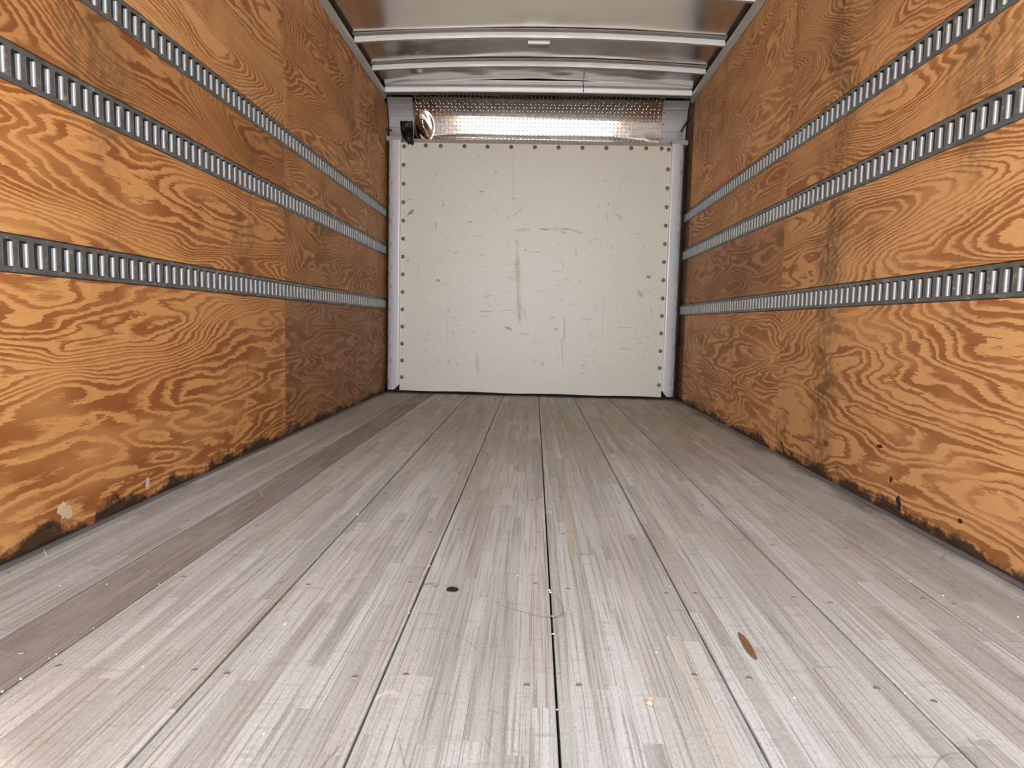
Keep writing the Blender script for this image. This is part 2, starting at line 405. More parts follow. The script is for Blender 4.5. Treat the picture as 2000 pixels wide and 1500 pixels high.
# ------------------------------------------------------------------ floor: boards with open joints
floor = empty('floor')
tag(floor, 'worn grey laminated hardwood floor of the cargo box', 'floor', kind='structure')
b = MB(); b.box(-1.32, 1.32, Y0, 6.12, -0.16, -0.036)
b.build('subfloor', M_DARK, floor)
edges = [-1.268, -0.982, -0.836, -0.528, -0.227, 0.078, 0.381, 0.684, 0.985, 1.268]
tones = [0.92, 0.80, 1.0, 0.99, 1.0, 1.01, 1.0, 1.0, 0.90]
browns = [0.10, 0.68, 0.05, 0.02, 0.02, 0.0, 0.03, 0.04, 0.08]
planks = []
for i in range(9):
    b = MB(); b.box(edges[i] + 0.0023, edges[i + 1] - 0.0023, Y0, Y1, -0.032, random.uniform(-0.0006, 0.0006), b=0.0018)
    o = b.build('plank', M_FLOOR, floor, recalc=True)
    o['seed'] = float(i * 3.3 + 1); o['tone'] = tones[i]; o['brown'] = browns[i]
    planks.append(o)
sm = MB(); sm.lathe([(0.0, 0.0007), (0.0022, 0.0006), (0.0024, 0.0002), (0.0030, 0.0002), (0.0052, 0.0008), (0.0058, 0.0004), (0.006, -0.001)], 10)
screw_me = sm.me('floor_screw', M_PLUG)
for i in range(9):
    wd = edges[i + 1] - edges[i]
    for yy in np.arange(1.15, 5.7, 0.406):
        for fr in ((0.13, 0.87) if wd > 0.2 else (0.5,)):
            link('screw', screw_me, planks[i], (edges[i] + wd * fr + random.uniform(-.012, .012), yy + random.uniform(-.03, .03), 0.0004))
wm = MB(); wm.lathe([(0.0, 0.0022), (0.0035, 0.0020), (0.0042, 0.0010), (0.0130, 0.0022), (0.0142, 0.0012), (0.0145, -0.001)], 18)
link('washer_head_screw', wm.me('washer_head_screw', M_BLACKSTEEL), planks[3], (-0.151, 1.528, 0.0005))
# worn-through brown splinter mark
b = MB(); k = 14
pts = []
for j in range(k):
    a = 2 * math.pi * j / k
    pts.append((0.462 + 0.0085 * math.cos(a) * (1 + .2 * math.sin(2 * a)), 1.30 + 0.058 * math.sin(a), 0.0011))
b.v = pts; b.f = [tuple(range(k))]; b.sm = [False]; b.mi = [0]
b.build('worn_patch', M_BROWN, planks[6])

# steel angle along the foot of each wall
for nm, sx, lab in (('baseboard_left', -1, 'thin grey steel angle along the floor on the taped-corner side'),
                    ('baseboard_right', 1, 'thin grey steel angle along the black-scuffed floor edge')):
    b = MB()
    xa, xb = sorted((sx * (H - 0.024), sx * (H - 0.0005)))
    b.box(xa, xb, Y0, 5.86, 0.0012, 0.0040, b=0.0008)
    tag(b.build(nm, M_STEEL, recalc=True), lab, 'trim', kind='structure')

# ------------------------------------------------------------------ side walls: plywood strips between flush cargo rails
walls = {}
for sx, nm, lab in ((-1, 'wall_left', 'orange fir plywood wall with white scrapes, beside the black-taped corner'),
                    (1, 'wall_right', 'orange fir plywood wall with dark scuffs, beside the hanging black cable')):
    W = empty(nm); walls[sx] = W
    tag(W, lab, 'wall', kind='structure')
    b = MB(); xa, xb = sorted((sx * (H + 0.032), sx * (H + 0.052)))
    b.box(xa, xb, Y0, 6.12, -0.16, 2.66)
    b.build('outer_skin', M_SKINOUT, W)
    yj = [YJ, YJ, YJ, YJ] if sx < 0 else [3.46, 3.50, 3.51, 3.515]
    TL = {(-1, 0): (1.0, 0, 0.82, .85), (-1, 1): (1.0, 0, 0.95, .35), (-1, 2): (0.80, .25, 1.0, .1), (-1, 3): (1.05, 0.0, 1.12, 0),
          (1, 0): (1.0, 0, 1.15, 0), (1, 1): (1.0, 0, 0.86, .5), (1, 2): (0.98, 0, 1.08, 0), (1, 3): (0.92, .15, 1.2, 0)}
    for bi, (z0, z1) in enumerate(BANDS):
        tl = TL[(sx, bi)]
        yend = Y1 if sx < 0 else 5.665
        segs = [(Y0, yj[bi] - 0.0006, tl[0], tl[1]), (yj[bi] + 0.0006, yend, tl[2], tl[3])]
        if sx > 0: segs.append((yend + 0.001, Y1, 0.30, 0.35))
        for si, (a, c, tone, red) in enumerate(segs):
            b = MB(); xa, xb = sorted((sx * H, sx * (H + 0.015)))
            b.box(xa, xb, a, c, z0, z1, b=0.0008)
            o = b.build('plywood_panel', M_PLY, W, recalc=True)
            o['seed'] = float((3 if sx < 0 else 17) + bi * 2.3 + si * 5.1); o['tone'] = tone; o['red'] = red
            o['inv'] = 1.0 if si else 0.15
            o['tan'] = (0.0 if si == 0 and bi < 3 else 0.45) if sx < 0 else (0.55 if si == 0 else 0.6)

def chip(name, cx, cy, cz, ry, rz, sx, mat, parent, seed):
    rr = random.Random(seed); k = 34; b = MB(); rim, rim2 = [], []
    for j in range(k):
        a = 2 * math.pi * j / k
        q = 1 + 0.25 * math.sin(2 * a + seed) + 0.14 * math.sin(5 * a + 2 * seed) + rr.uniform(-.13, .13)
        rim.append((cx, cy + ry * q * math.cos(a), cz + rz * q * math.sin(a)))
        rim2.append((cx - sx * 0.0006, cy + ry * .92 * q * math.cos(a), cz + rz * .92 * q * math.sin(a)))
    b.v = rim + rim2
    b.f = [tuple(range(k, 2 * k))] + [(j, (j + 1) % k, k + (j + 1) % k, k + j) for j in range(k)]
    b.sm = [False] * len(b.f); b.mi = [0] * len(b.f)
    o = b.build(name, mat, parent, recalc=True)
    return o
chip('pale_scrape', -H, 1.805, 0.075, 0.026, 0.024, -1, M_WHITE, walls[-1], 3)
chip('pale_scrape', -H, 2.207, 0.057, 0.014, 0.017, -1, M_WHITE, walls[-1], 5)

# cargo rails: pressed steel strip with upright slots, lips rolled inwards
PITCH_S, SW, SD, RR = 0.0508, 0.0225, 0.0095, 0.0060
def rail(sx, z0, z1, ya, yb, phase, last):
    b = MB()
    hh = z1 - z0
    s0, s1 = z0 + hh * 0.150, z1 - hh * 0.150
    P = lambda d, y, z: (sx * (H + d), y, z)
    y = phase
    slots = []
    while y + SW < yb - 0.008:
        if y > ya + 0.008: slots.append(y)
        y += PITCH_S
    fl = 0.005
    # flanges: rolled edge, then flat strip above and below the slots
    for (za, zb, zc) in ((z0 + 0.0015, z0 + fl, s0), (z1 - 0.0015, z1 - fl, s1)):
        b.quad(P(0.008, ya, za), P(0.008, yb, za), P(0.0022, yb, za), P(0.0022, ya, za))
        b.quad(P(0.0022, ya, za), P(0.0022, yb, za), P(-0.001, yb, zb), P(-0.001, ya, zb))
        b.quad(P(-0.001, ya, zb), P(-0.001, yb, zb), P(-0.001, yb, zc), P(-0.001, ya, zc))
    prev = ya
    D0 = -0.001
    arc = [(RR * (1 - math.cos(t)), RR * (1 - math.sin(t))) for t in np.linspace(math.pi / 2, 0, 5)]
    for sy in slots:
        a, c = sy, sy + SW
        lo = prev if prev == ya else prev
        b.quad(P(D0, lo, s0), P(D0, a - RR, s0), P(D0, a - RR, s1), P(D0, lo, s1))
        # near lip (its back faces the tail side) and far lip (faces the open tail)
        for e, sg in ((a, -1), (c, 1)):
            prof = []
            for t in np.linspace(0, math.pi / 2, 5):
                prof.append((D0 + RR * (1 - math.cos(t)), e + sg * RR * (1 - math.sin(t))))
            prof.append((SD, e))
            b.grid([[P(d, yy, s0 + 0.002), P(d, yy, s1 - 0.0050)] for d, yy in prof], True, 1)
            # the lip is torn free of the strip at its top and foot
            for za, zb in ((s0, s0 + 0.002), (s1 - 0.0050, s1)):
                b.quad(P(D0, e, za), P(D0, e + sg * RR, za), P(D0, e + sg * RR, zb), P(D0, e, zb))
        for zz in (s0, s1):
            b.quad(P(D0, a, zz), P(D0, c, zz), P(0.004, c, zz), P(0.004, a, zz))
        prev = c + RR
    b.quad(P(D0, prev, s0), P(D0, yb, s0), P(D0, yb, s1), P(D0, prev, s1))
    # closed ends
    for ye in (ya, yb):
        b.quad(P(D0, ye, z0 + fl), P(0.008, ye, z0 + fl), P(0.008, ye, z1 - fl), P(D0, ye, z1 - fl))
    return b

lev = ['lowest', 'middle', 'top']
side_txt = {-1: 'white-scraped wall', 1: 'dark-scuffed wall'}
for sx in (-1, 1):
    for ri, (z0, z1) in enumerate(RAILS):
        for seg, (ya, yb) in enumerate(((-0.112, YR - 0.0008), (YR + 0.0008, 5.885))):
            ph = YR + 0.006 - 60 * PITCH_S if seg == 0 else YR + 0.0145
            ph = 1.6248 - PITCH_S * 34 if seg == 0 else 1.6248 + PITCH_S * 26
            bo = rail(sx, z0, z1, ya, yb, ph, seg)
            o = bo.build('cargo_rail', [M_RAIL, M_LIP])
            tag(o, '%s slotted grey steel cargo rail on the %s, %s the joint' % (lev[ri], side_txt[sx], 'tail-end length up to' if seg == 0 else 'front length beyond'),
                'rail', 'slotted cargo rails')

# coves: aluminium extrusion above the plywood on each side
for nm, sx, lab in (('trim_1', -1, 'dull aluminium cove rail above the white-scraped plywood wall'), ('trim_2', 1, 'dull aluminium cove rail above the dark-scuffed plywood wall')):
    b = MB()
    prof = [(H + 0.012, ZP + 0.001), (H - 0.003, ZP + 0.001), (H - 0.006, ZP + 0.004), (H - 0.020, ZP + 0.030), (H - 0.026, ZP + 0.047), (H - 0.027, ZP + 0.053), (H - 0.022, ZP + 0.0535), (H + 0.012, ZP + 0.0535)]
    rows = [[(sx * x, yy, z) for x, z in prof] for yy in (Y0, 5.765)]
    b.grid(rows, False)
    n = len(b.v); b.v += rows[1]; b.f.append(tuple(range(n, n + len(prof)))); b.sm.append(False); b.mi.append(0)
    tag(b.build(nm, M_COVE, recalc=True), lab, 'trim', kind='structure')

# ------------------------------------------------------------------ ceiling: crowned metal skin, bows, header
ceil = empty('ceiling')
tag(ceil, 'crowned bare metal roof with bright cross bows', 'ceiling', kind='structure')
crown = lambda x: 0.042 * (1 - (x / 1.25) ** 2)
b = MB()
ys = np.concatenate([np.arange(Y0, 3.9, 0.15), np.arange(3.9, 5.9, 0.02)])
xs = np.linspace(-1.30, 1.30, 105)
bows_y = [-0.1, 0.42, 1.00, 1.62, 2.24, 2.86, 3.48, 4.107, 4.730, 5.238]
rows = []
for yy in ys:
    r = []
    for xx in xs:
        near = min(abs(yy - q - 0.02) for q in bows_y)
        free = min(1.0, near / 0.10)
        wv = 0.0045 * mnoise.noise((xx * 1.9, yy * 3.5, 1.3)) + 0.0045 * max(0, yy - 4.7) * mnoise.noise((xx * 4.2, yy * 11, 5.3))
        if 4.75 < yy < 5.24: wv += 0.006 * math.exp(-((yy - 5.13) / 0.05) ** 2) * (mnoise.noise((xx * 2.6, 0.3, 8)) + 0.25)
        if yy > 5.3: wv += 0.010 * math.exp(-((yy - 5.55) / 0.05) ** 2) * mnoise.noise((xx * 3.3, yy * 3, 2.2))
        r.append((xx, yy, 2.5425 + crown(xx) + wv * free))
    rows.append(r)
b.grid(rows, True)
b.build('roof_skin', M_SKIN, ceil)
b = MB(); b.box(-1.33, 1.33, Y0, 6.12, 2.63, 2.66); b.build('roof_outer', M_SKINOUT, ceil)
def bow(yy):
    b = MB()
    xx = np.linspace(-1.247, 1.247, 33)
    prof = [(-0.055, 2.5405), (-0.052, 2.5345), (-0.001, 2.5365), (0.0, 2.5360), (0.0, 2.5015), (0.0015, 2.5002), (0.022, 2.5000), (0.0235, 2.5015), (0.0235, 2.5395)]
    for i in range(len(prof) - 1):
        b.grid([[(x, yy + p[0], p[1] + crown(x)) for x in xx] for p in prof[i:i + 2]], False, 1 if i < 2 else (2 if i > 3 else 0))  # strip before the web painted dark as a roof reflection; underside duller
    for x in (xx[0], xx[-1]):
        n = len(b.v); b.v += [(x, yy + p[0], p[1] + crown(x)) for p in prof[1:]]; b.f.append(tuple(range(n, n + len(prof) - 1))); b.sm.append(False); b.mi.append(0)
    return b.build('roof_bow', [M_BOW, M_SHADE, M_COVE], ceil, recalc=True)
for q in bows_y: bow(q)
# front header: two rolled lips with a dark groove, and shade painted on the underside
hd = MB()
xx = np.linspace(-1.247, 1.247, 33); hc = lambda x: 0.012 * (1 - (x / 1.25) ** 2)
prof = [(5.640, 2.566), (5.640, 2.560), (5.648, 2.550), (5.655, 2.541), (5.680, 2.5405), (5.690, 2.537), (5.690, 2.531), (5.674, 2.529), (5.672, 2.520), (5.676, 2.494), (5.682, 2.488), (5.745, 2.488), (5.745, 2.56)]
for i in range(len(prof) - 1):
    hd.grid([[(x, p[0], p[1] + hc(x)) for x in xx] for p in prof[i:i + 2]], False, 1 if (i in (5, 6) or i > 9) else 0)
hd.build('front_header', [M_BOW, M_SHADE], ceil, recalc=True)
b = MB(); b.tube([(0.372, 5.668, 2.50), (0.372, 5.655, 2.53), (0.366, 5.632, 2.56), (0.360, 5.62, 2.575)], 0.0028, 6); b.build('wire_tie', M_CABLE, ceil)

# small clear lamp clipped under a bow
lt = empty('roof_lamp', (0.006, 4.77, 2.52))
tag(lt, 'small clear oblong lamp clipped to the middle of a roof bow', 'lamp')
b = MB(); b.box(-0.076, 0.076, -0.006, 0.034, -0.006, 0.0215, b=0.003)
link('housing', b.me('housing', M_COVE), lt, (0.006, 4.77, 2.52)).location = (0, 0, 0)
b = MB(); b.box(-0.070, 0.070, -0.010, 0.030, -0.016, -0.006, b=0.004)
link('lens', b.me('lens', M_LENS), lt).location = (0, 0, 0)

# ------------------------------------------------------------------ front wall: painted panel, posts, nose
front = empty('wall_front')
tag(front, 'off-white painted front wall with screwed edges below a tread plate nose', 'wall', kind='structure')
b = MB(); b.box(-1.33, 1.33, 6.06, 6.12, -0.16, 2.66); b.build('outer_skin', M_SKINOUT, front)
b = MB(); b.box(-1.25, 1.25, 5.90, 5.92, -0.03, 2.15); b.build('backing', M_DARK, front)

NX, NZ = 400, 372
px = np.linspace(PXL, PXR, NX); pz = np.linspace(PZB, PZT, NZ)
GX, GZ = np.meshgrid(px, pz)
scuff = np.zeros_like(GX); stain = np.zeros_like(GX)
# coordinates below: u 0..540 across, v 0..500 down, measured on the panel itself in units of 4.3 mm
U = lambda u: PXL + (u - 4) / 521.0 * (PXR - PXL)
V = lambda v: PZT - (v - 12) / 485.0 * (PZT - PZB)
def stroke(arr, u0, v0, u1, v1, wd, inten, rough=0.6):
    x0, z0, x1, z1 = U(u0), V(v0), U(u1), V(v1); wd *= 0.0043
    d = np.array((x1 - x0, z1 - z0)); L2 = max((d ** 2).sum(), 1e-9)
    t = np.clip(((GX - x0) * d[0] + (GZ - z0) * d[1]) / L2, 0, 1)
    dist = np.hypot(GX - x0 - t * d[0], GZ - z0 - t * d[1])
    near = dist < wd * 4
    taper = 0.35 + 0.65 * np.sin(np.pi * np.clip(t * .9 + .05, 0, 1))
    val = inten * np.exp(-(dist / (wd * taper)) ** 2)
    nz = rng.random(GX.shape) * rough + (1 - rough)
    np.maximum(arr, np.where(near, val * nz, 0), out=arr)
S = 0.27
for q in [(60, 570, 75, 550, 5, .7), (75, 550, 105, 525, 12, .9), (265, 605, 275, 650, 5, .5), (325, 470, 322, 495, 5, .5), (55, 885, 70, 880, 3, .8), (70, 880, 65, 900, 3, .8),
          (282, 1020, 305, 1032, 7, .8), (305, 1045, 380, 1050, 2, .3), (575, 385, 622, 382, 4, .5), (500, 602, 535, 600, 5, .45), (540, 698, 620, 700, 3, .4), (595, 835, 630, 836, 3, .5),
          (410, 825, 430, 820, 6, .5), (262, 840, 300, 905, 2, .4), (1025, 640, 1095, 645, 5, .75), (1180, 635, 1240, 640, 6, .6), (1240, 640, 1335, 668, 4, .5), (1180, 660, 1215, 665, 6, .55),
          (840, 655, 950, 645, 10, .25), (790, 1355, 838, 1372, 8, .85), (600, 1245, 690, 1245, 5, .5), (615, 1280, 635, 1280, 5, .5), (1150, 1360, 1175, 1364, 6, .55), (820, 428, 838, 428, 6, .6),
          (1210, 985, 1235, 1000, 6, .45), (1195, 1145, 1205, 1155, 5, .5), (1250, 1172, 1255, 1180, 5, .6), (1500, 510, 1510, 590, 4, .35), (1560, 520, 1610, 550, 5, .4), (1580, 560, 1615, 562, 3, .35),
          (1470, 290, 1495, 300, 3, .5), (1600, 272, 1630, 272, 3, .4), (1825, 262, 1826, 285, 3, .5), (1240, 150, 1265, 190, 2, .35), (1370, 730, 1450, 695, 2, .35), (1120, 940, 1195, 940, 2, .35),
          (700, 1120, 640, 1140, 3, .4), (365, 1235, 385, 1250, 4, .5), (1840, 1180, 1865, 1240, 3, .4), (1700, 658, 1760, 664, 3, .3), (830, 550, 880, 510, 3, .35), (880, 510, 900, 490, 3, .4),
          (955, 800, 1045, 808, 3, .4), (925, 785, 923, 800, 5, .6), (1780, 740, 1770, 760, 4, .3), (1780, 1050, 1850, 1085, 2, .35), (750, 1232, 850, 1230, 2, .45), (1115, 1280, 1150, 1280, 5, .4),
          (1215, 1265, 1215, 1300, 3, .5), (795, 545, 792, 580, 3, .4), (1510, 440, 1515, 460, 5, .4), (1443, 470, 1450, 480, 4, .5), (560, 135, 575, 128, 4, .4), (260, 275, 280, 250, 3, .35), (695, 248, 705, 248, 5, .6)]:
    stroke(scuff, q[0] * S, q[1] * S, q[2] * S, q[3] * S, q[4] * S * 1.15, min(1, q[5] * 1.3))
# lower scuffs (continuing below)
for u, v, u2, v2, wd, it in [(100, 432, 104, 440, 1.6, .7), (120, 440, 121, 447, 1.2, .6), (82, 430, 81, 440, 1.2, .4), (56, 420, 58, 410, 1, .4), (108, 378, 110, 380, 2, .6), (215, 367, 222, 370, 2, .6),
                             (325, 385, 330, 440, 1.0, .5), (330, 350, 331, 395, 1.4, .6), (287, 435, 292, 440, 2.6, .6), (268, 430, 275, 436, 1.6, .4), (250, 380, 262, 380, 1.5, .4), (365, 440, 375, 436, 1.2, .5), (160, 450, 166, 452, 1.5, .4)]:
    stroke(scuff, u, v, u2, v2, wd, it)
# tall smeared column of rub marks in the middle
for j in range(60):
    v0 = 195 + 158 * random.random() ** 0.9
    u0 = 232 + (v0 - 195) * 0.055 + random.gauss(0, 2.2)
    stroke(scuff, u0, v0, u0 + random.gauss(0, 3), v0 + random.uniform(-2, 6), random.uniform(.5, 1.6), random.uniform(.18, .5))
stroke(stain, 234, 225, 238, 300, 5.5, .55, .5); stroke(stain, 238, 300, 242, 355, 5.0, .60, .5); stroke(stain, 248, 330, 254, 350, 5, .3, .5); stroke(stain, 233, 195, 234, 225, 3, .3)
stroke(stain, 473, 290, 480, 300, 5, .75); stroke(stain, 296, 172, 320, 174, 4, .3); stroke(stain, 215, 268, 245, 275, 5, .35)
stroke(stain, 158, 420, 161, 455, 4, .4); stroke(stain, 170, 300, 178, 310, 3, .3)
# hairline verticals: taped seams of the plywood
for (u, va, vb) in [(222, 25, 120), (232, 20, 170), (382, 30, 140), (428, 15, 170), (428, 340, 480), (98, 330, 420), (330, 290, 430), (405, 290, 400)]:
    stroke(scuff, u, va, u, vb, 0.35, .32, .8)
for j in range(620):
    u0 = random.uniform(8, 520); v0 = random.triangular(20, 490, 390)
    a = random.choice((0, 0, 1.57, random.uniform(0, 3.14))); l = random.expovariate(1 / 5.0)
    stroke(scuff, u0, v0, u0 + l * math.cos(a), v0 + l * math.sin(a), random.uniform(.3, .9), random.uniform(.15, .6))
vv = np.stack([GX.ravel(), np.full(GX.size, PYF), GZ.ravel()], 1)
# a ragged bottom edge and a slight bow of the sheet
bot = np.arange(NX)
vv[bot, 2] += 0.003 * np.sin(px * 9) + 0.002 * rng.standard_normal(NX).cumsum() / 20
idx = np.arange(NX * NZ).reshape(NZ, NX)
ff = np.stack([idx[:-1, :-1], idx[:-1, 1:], idx[1:, 1:], idx[1:, :-1]], -1).reshape(-1, 4)
n0 = len(vv)
bk = [(PXL, PYF + .019, PZB), (PXR, PYF + .019, PZB), (PXR, PYF + .019, PZT), (PXL, PYF + .019, PZT), (PXL, PYF, PZB), (PXR, PYF, PZB), (PXR, PYF, PZT), (PXL, PYF, PZT)]
fl = ff.tolist() + [[n0, n0 + 3, n0 + 2, n0 + 1], [n0, n0 + 1, n0 + 5, n0 + 4], [n0 + 1, n0 + 2, n0 + 6, n0 + 5], [n0 + 2, n0 + 3, n0 + 7, n0 + 6], [n0 + 3, n0, n0 + 4, n0 + 7]]
me = mesh('painted_panel', vv.tolist() + bk, fl, M_PAINT)
for nm, arr in (('scuff', scuff), ('stain', stain)):
    at = me.attributes.new(nm, 'FLOAT', 'POINT')
    at.data.foreach_set('value', np.concatenate([np.clip(arr.ravel(), 0, 1), np.zeros(8)]).astype(np.float32))
panel = link('painted_panel', me, front)

sm = MB()
prof = [(0.0, 0.0062), (0.004, 0.0058), (0.0062, 0.0040), (0.0075, 0.0012), (0.0100, 0.0012), (0.0125, 0.0040), (0.0165, 0.0034), (0.0185, 0.0)]
ringp = lambda pr: [[(r * math.cos(2 * math.pi * j / 16), -z, r * math.sin(2 * math.pi * j / 16)) for j in range(17)] for r, z in pr]
sm.grid(ringp(prof[:4]), True, 0); sm.grid(ringp(prof[3:6]), True, 1); sm.grid(ringp(prof[5:]), True, 0)
scr = sm.me('panel_screw', [M_SCREW, M_DARK])
def panel_pt(pxx, pyy):      # measured pixel pairs to the panel plane, plain ratios of its edges
    tv = (pyy - (277.5 + (pxx - 784) * 0.017)) / 486.0
    xl = 784 - 4 * tv; xr = 1312 - 21.6 * tv
    tu = (pxx - xl) / (xr - xl)
    return PXL + tu * (PXR - PXL), PZT - tv * (PZT - PZB)
sp = [(780 + .27 * u, 270 + .27 * v) for u, v in [(35, 58), (194, 50), (303, 54), (476, 57), (643, 61), (815, 63), (987, 65), (1158, 68), (1330, 70), (1502, 72), (1680, 73), (1787, 74), (1898, 77), (1950, 84),
      (30, 188), (29, 321), (28, 452), (27, 584), (26, 714), (25, 844), (24, 972), (22, 1100), (21, 1228), (20, 1355), (19, 1480),
      (1945, 222), (1941, 354), (1935, 487), (1928, 618), (1922, 748), (1915, 878), (1909, 1007), (1905, 1138), (1900, 1265), (1894, 1391)]]
sp += [(784.5, 703.5), (783.3, 737), (1290, 680.6), (1288.8, 714.4), (1287.4, 748.4)]
for a, c in sp:
    X, Z = panel_pt(a, c)
    X = min(max(X, PXL + 0.021), PXR - 0.021)
    o = link('screw', scr, panel, (X, PYF, Z))
X, Z = panel_pt(780 + .27 * 1806, 270 + .27 * 984)
b = MB(); b.box(-0.017, 0.017, -0.0009, 0, -0.011, 0.012, b=0.0003)
o = b.build('green_sticker', M_GREEN, None, (X, PYF - 0.0005, Z), recalc=True); o.rotation_euler = (0, 0.25, 0)
tag(o, 'tiny green sticker on the off-white front panel', 'sticker')

# rounded white corner posts either side of the panel
def post(nm, sx, xin, lab):
    b = MB()
    n = 20; wdt = 0.112
    zs = [0.030] + list(np.linspace(0.05, 2.133, 60))
    rows = []
    for t in np.linspace(-0.06, math.pi / 2, n):
        xx = sx * (xin + wdt * max(0, math.sin(t))) if t >= 0 else sx * (xin - 0.002)
        yy = 5.842 - 0.070 * math.cos(t) if t >= 0 else 5.80
        fr = max(0, math.sin(t))
        # torn lower corner next to the panel
        rag = 0.055 * max(0, 1 - fr / 0.55) ** 1.5 + 0.006 * mnoise.noise((fr * 14, sx, 0.2)) + 0.004
        zb = 0.020 + rag
        rows.append([(xx, yy + 0.0012 * mnoise.noise((fr * 3, z * 5, sx * 3)), max(z, zb)) for z in zs])
    b.grid(rows, True)
    b.grid([[(sx * (xin + wdt), 5.842, z) for z in zs], [(sx * (xin + wdt), 5.898, z) for z in zs]], False)
    return tag(b.build(nm, M_POST, recalc=True), lab, 'post', kind='structure')
post('trim_3', -1, 1.1335, 'rounded white metal corner post below the black tape')
post('trim_4', 1, 1.1265, 'rounded white metal corner post below the hanging black cable')

# nose: quarter-round tread plate under the header
def nose(t):
    return 5.752 + 0.188 * math.sin(t), 2.168 + 0.345 * math.cos(t)
def nose_n(t):
    v = Vector((0, -math.sin(t) / 0.188, -math.cos(t) / 0.345)); return v.normalized()
XA, XB = -1.058, 1.060
def dent(x, z):
    u = (x + 0.965) / 0.085; v = (z - 2.285) / 0.125
    if u < -1.1: 
        u = -1.1
    r = math.hypot(u, v)
    if r > 1: return 0.0
    base = 0.030 * (1 - r) ** 0.8
    return base + 0.010 * math.cos(u * 5 + v * 4) * (1 - r)
b = MB(); rows = []
ts = np.linspace(0.0, math.pi / 2, 46); xs = np.linspace(XA, XB, 330)
for t in ts:
    y, z = nose(t); nn = nose_n(t); r = []
    for x in xs:
        d = dent(x, z)
        wv = 0.0022 * mnoise.noise((x * 1.5, t * 2.0, 4.0)) + 0.0025 * max(0, x - 0.6) * mnoise.noise((x * 9, t * 5, 1.0))
        p = Vector((x, y, z)) + nn * (d + wv)
        r.append(tuple(p))
    rows.append(r)
b.grid(rows, True)
plate = b.build('tread_plate', M_PLATE, front)
# raised lugs, too small to count singly
b = MB()
nu, nt = 62, 15
arcl = 0.43
for iu in range(nu):
    for it in range(nt):
        x = XA + 0.02 + (XB - XA - 0.04) * (iu + 0.5) / nu
        t = 0.06 + (math.pi / 2 - 0.10) * (it + 0.5) / nt
        y, z = nose(t)
        if dent(x, z) > 0.002: continue
        if random.random() < 0.16 * max(0, (x - 0.70) / 0.35): continue
        nn = nose_n(t); tx = Vector((1, 0, 0)); tt = tx.cross(nn).normalized()
        sg = 1 if (iu + it) % 2 == 0 else -1
        ax = (tx + sg * tt).normalized(); bx = nn.cross(ax)
        c = Vector((x, y, z)) + nn * (0.0022 * mnoise.noise((x * 1.5, t * 2.0, 4.0)) + 0.0025 * max(0, x - 0.6) * mnoise.noise((x * 9, t * 5, 1.0)))
        n = len(b.v)
        b.v += [tuple(c + ax * a + bx * q + nn * h) for a, q, h in ((-.0175, 0, -.0003), (0, -.0056, -.0003), (.0175, 0, -.0003), (0, .0056, -.0003), (-.006, 0, .0050), (.006, 0, .0050))]
        for f in ((0, 1, 4), (1, 5, 4), (1, 2, 5), (2, 3, 5), (3, 4, 5), (3, 0, 4)):
            b.f.append(tuple(n + i for i in f)); b.sm.append(True); b.mi.append(0)
lg = b.build('tread_lugs', M_PLATE, plate); lg['kind'] = 'stuff'
# flat side sheets of the nose, lapped in four strips each, with rivets
rv = MB(); rv.grid([[(r * math.cos(a), -h, r * math.sin(a)) for a in np.linspace(0, 2 * math.pi, 11)] for r, h in ((0, .004), (.003, .0035), (.0052, .001), (.0055, 0))], True)
rv_me = rv.me('rivet', M_BLACKSTEEL)
for sx in (-1, 1):
    cuts = [0.30, 0.62, 0.92, 1.24, 1.62]
    x0, x1 = 1.052, 1.262
    for q in range(4):
        b = MB(); rows = []
        lift = 0.004 + 0.002 * (3 - q)
        for t in np.linspace(cuts[q], cuts[q + 1] + 0.02, 9):
            tt = min(t, math.pi / 2)
            y, z = nose(tt); nn = nose_n(tt); z -= max(0, t - math.pi / 2) * 0.35
            rows.append([(sx * x, y + nn.y * lift, z + nn.z * lift) for x in (x0, x0 + 0.004, 1.16, x1)])
        b.grid(rows, True)
        for rr in (rows[0], rows[-1]):
            b.grid([rr, [(p[0], p[1] + 0.010, p[2]) for p in rr]], False)
        e0 = rows[-1]
        if q < 3:
            b.grid([[(p[0], p[1] - 0.0005, p[2] + 0.007) for p in e0], [(p[0], p[1] - 0.005, p[2] + 0.004) for p in e0], [(p[0], p[1] - 0.005, p[2] - 0.001) for p in e0], [(p[0], p[1] + 0.006, p[2] - 0.002) for p in e0]], False, 1)
        inner = [r[0] for r in rows]
        b.grid([inner, [(p[0], p[1] + 0.012, p[2] + 0.004) for p in inner]], False)
        o = b.build('nose_side_sheet', [M_NOSE, M_COVE], front, recalc=False)
        tm = (cuts[q] + cuts[q + 1]) / 2; y, z = nose(min(tm, 1.55)); nn = nose_n(min(tm, 1.55))
        link('rivet', rv_me, o, (sx * (x0 + 0.016), y + nn.y * (lift + .0005), z + nn.z * (lift + .0005)))
# bare ledger strip over the panel, and the sill over the posts
b = MB(); b.box(-1.128, 1.128, 5.842, 5.868, 2.100, 2.163, b=0.002); b.build('ledger_strip', M_LEDGE, front, recalc=True)
for sx in (-1, 1):
    xa, xb = sorted((sx * 1.128, sx * 1.262)); b = MB(); b.box(xa, xb, 5.800, 5.90, 2.134, 2.172, b=0.003); b.build('post_cap', M_NOSE, front, recalc=True)
b = MB(); b.box(-1.25, 1.25, 5.96, 5.98, 2.1, 2.60); b.build('nose_backing', M_DARK, front)

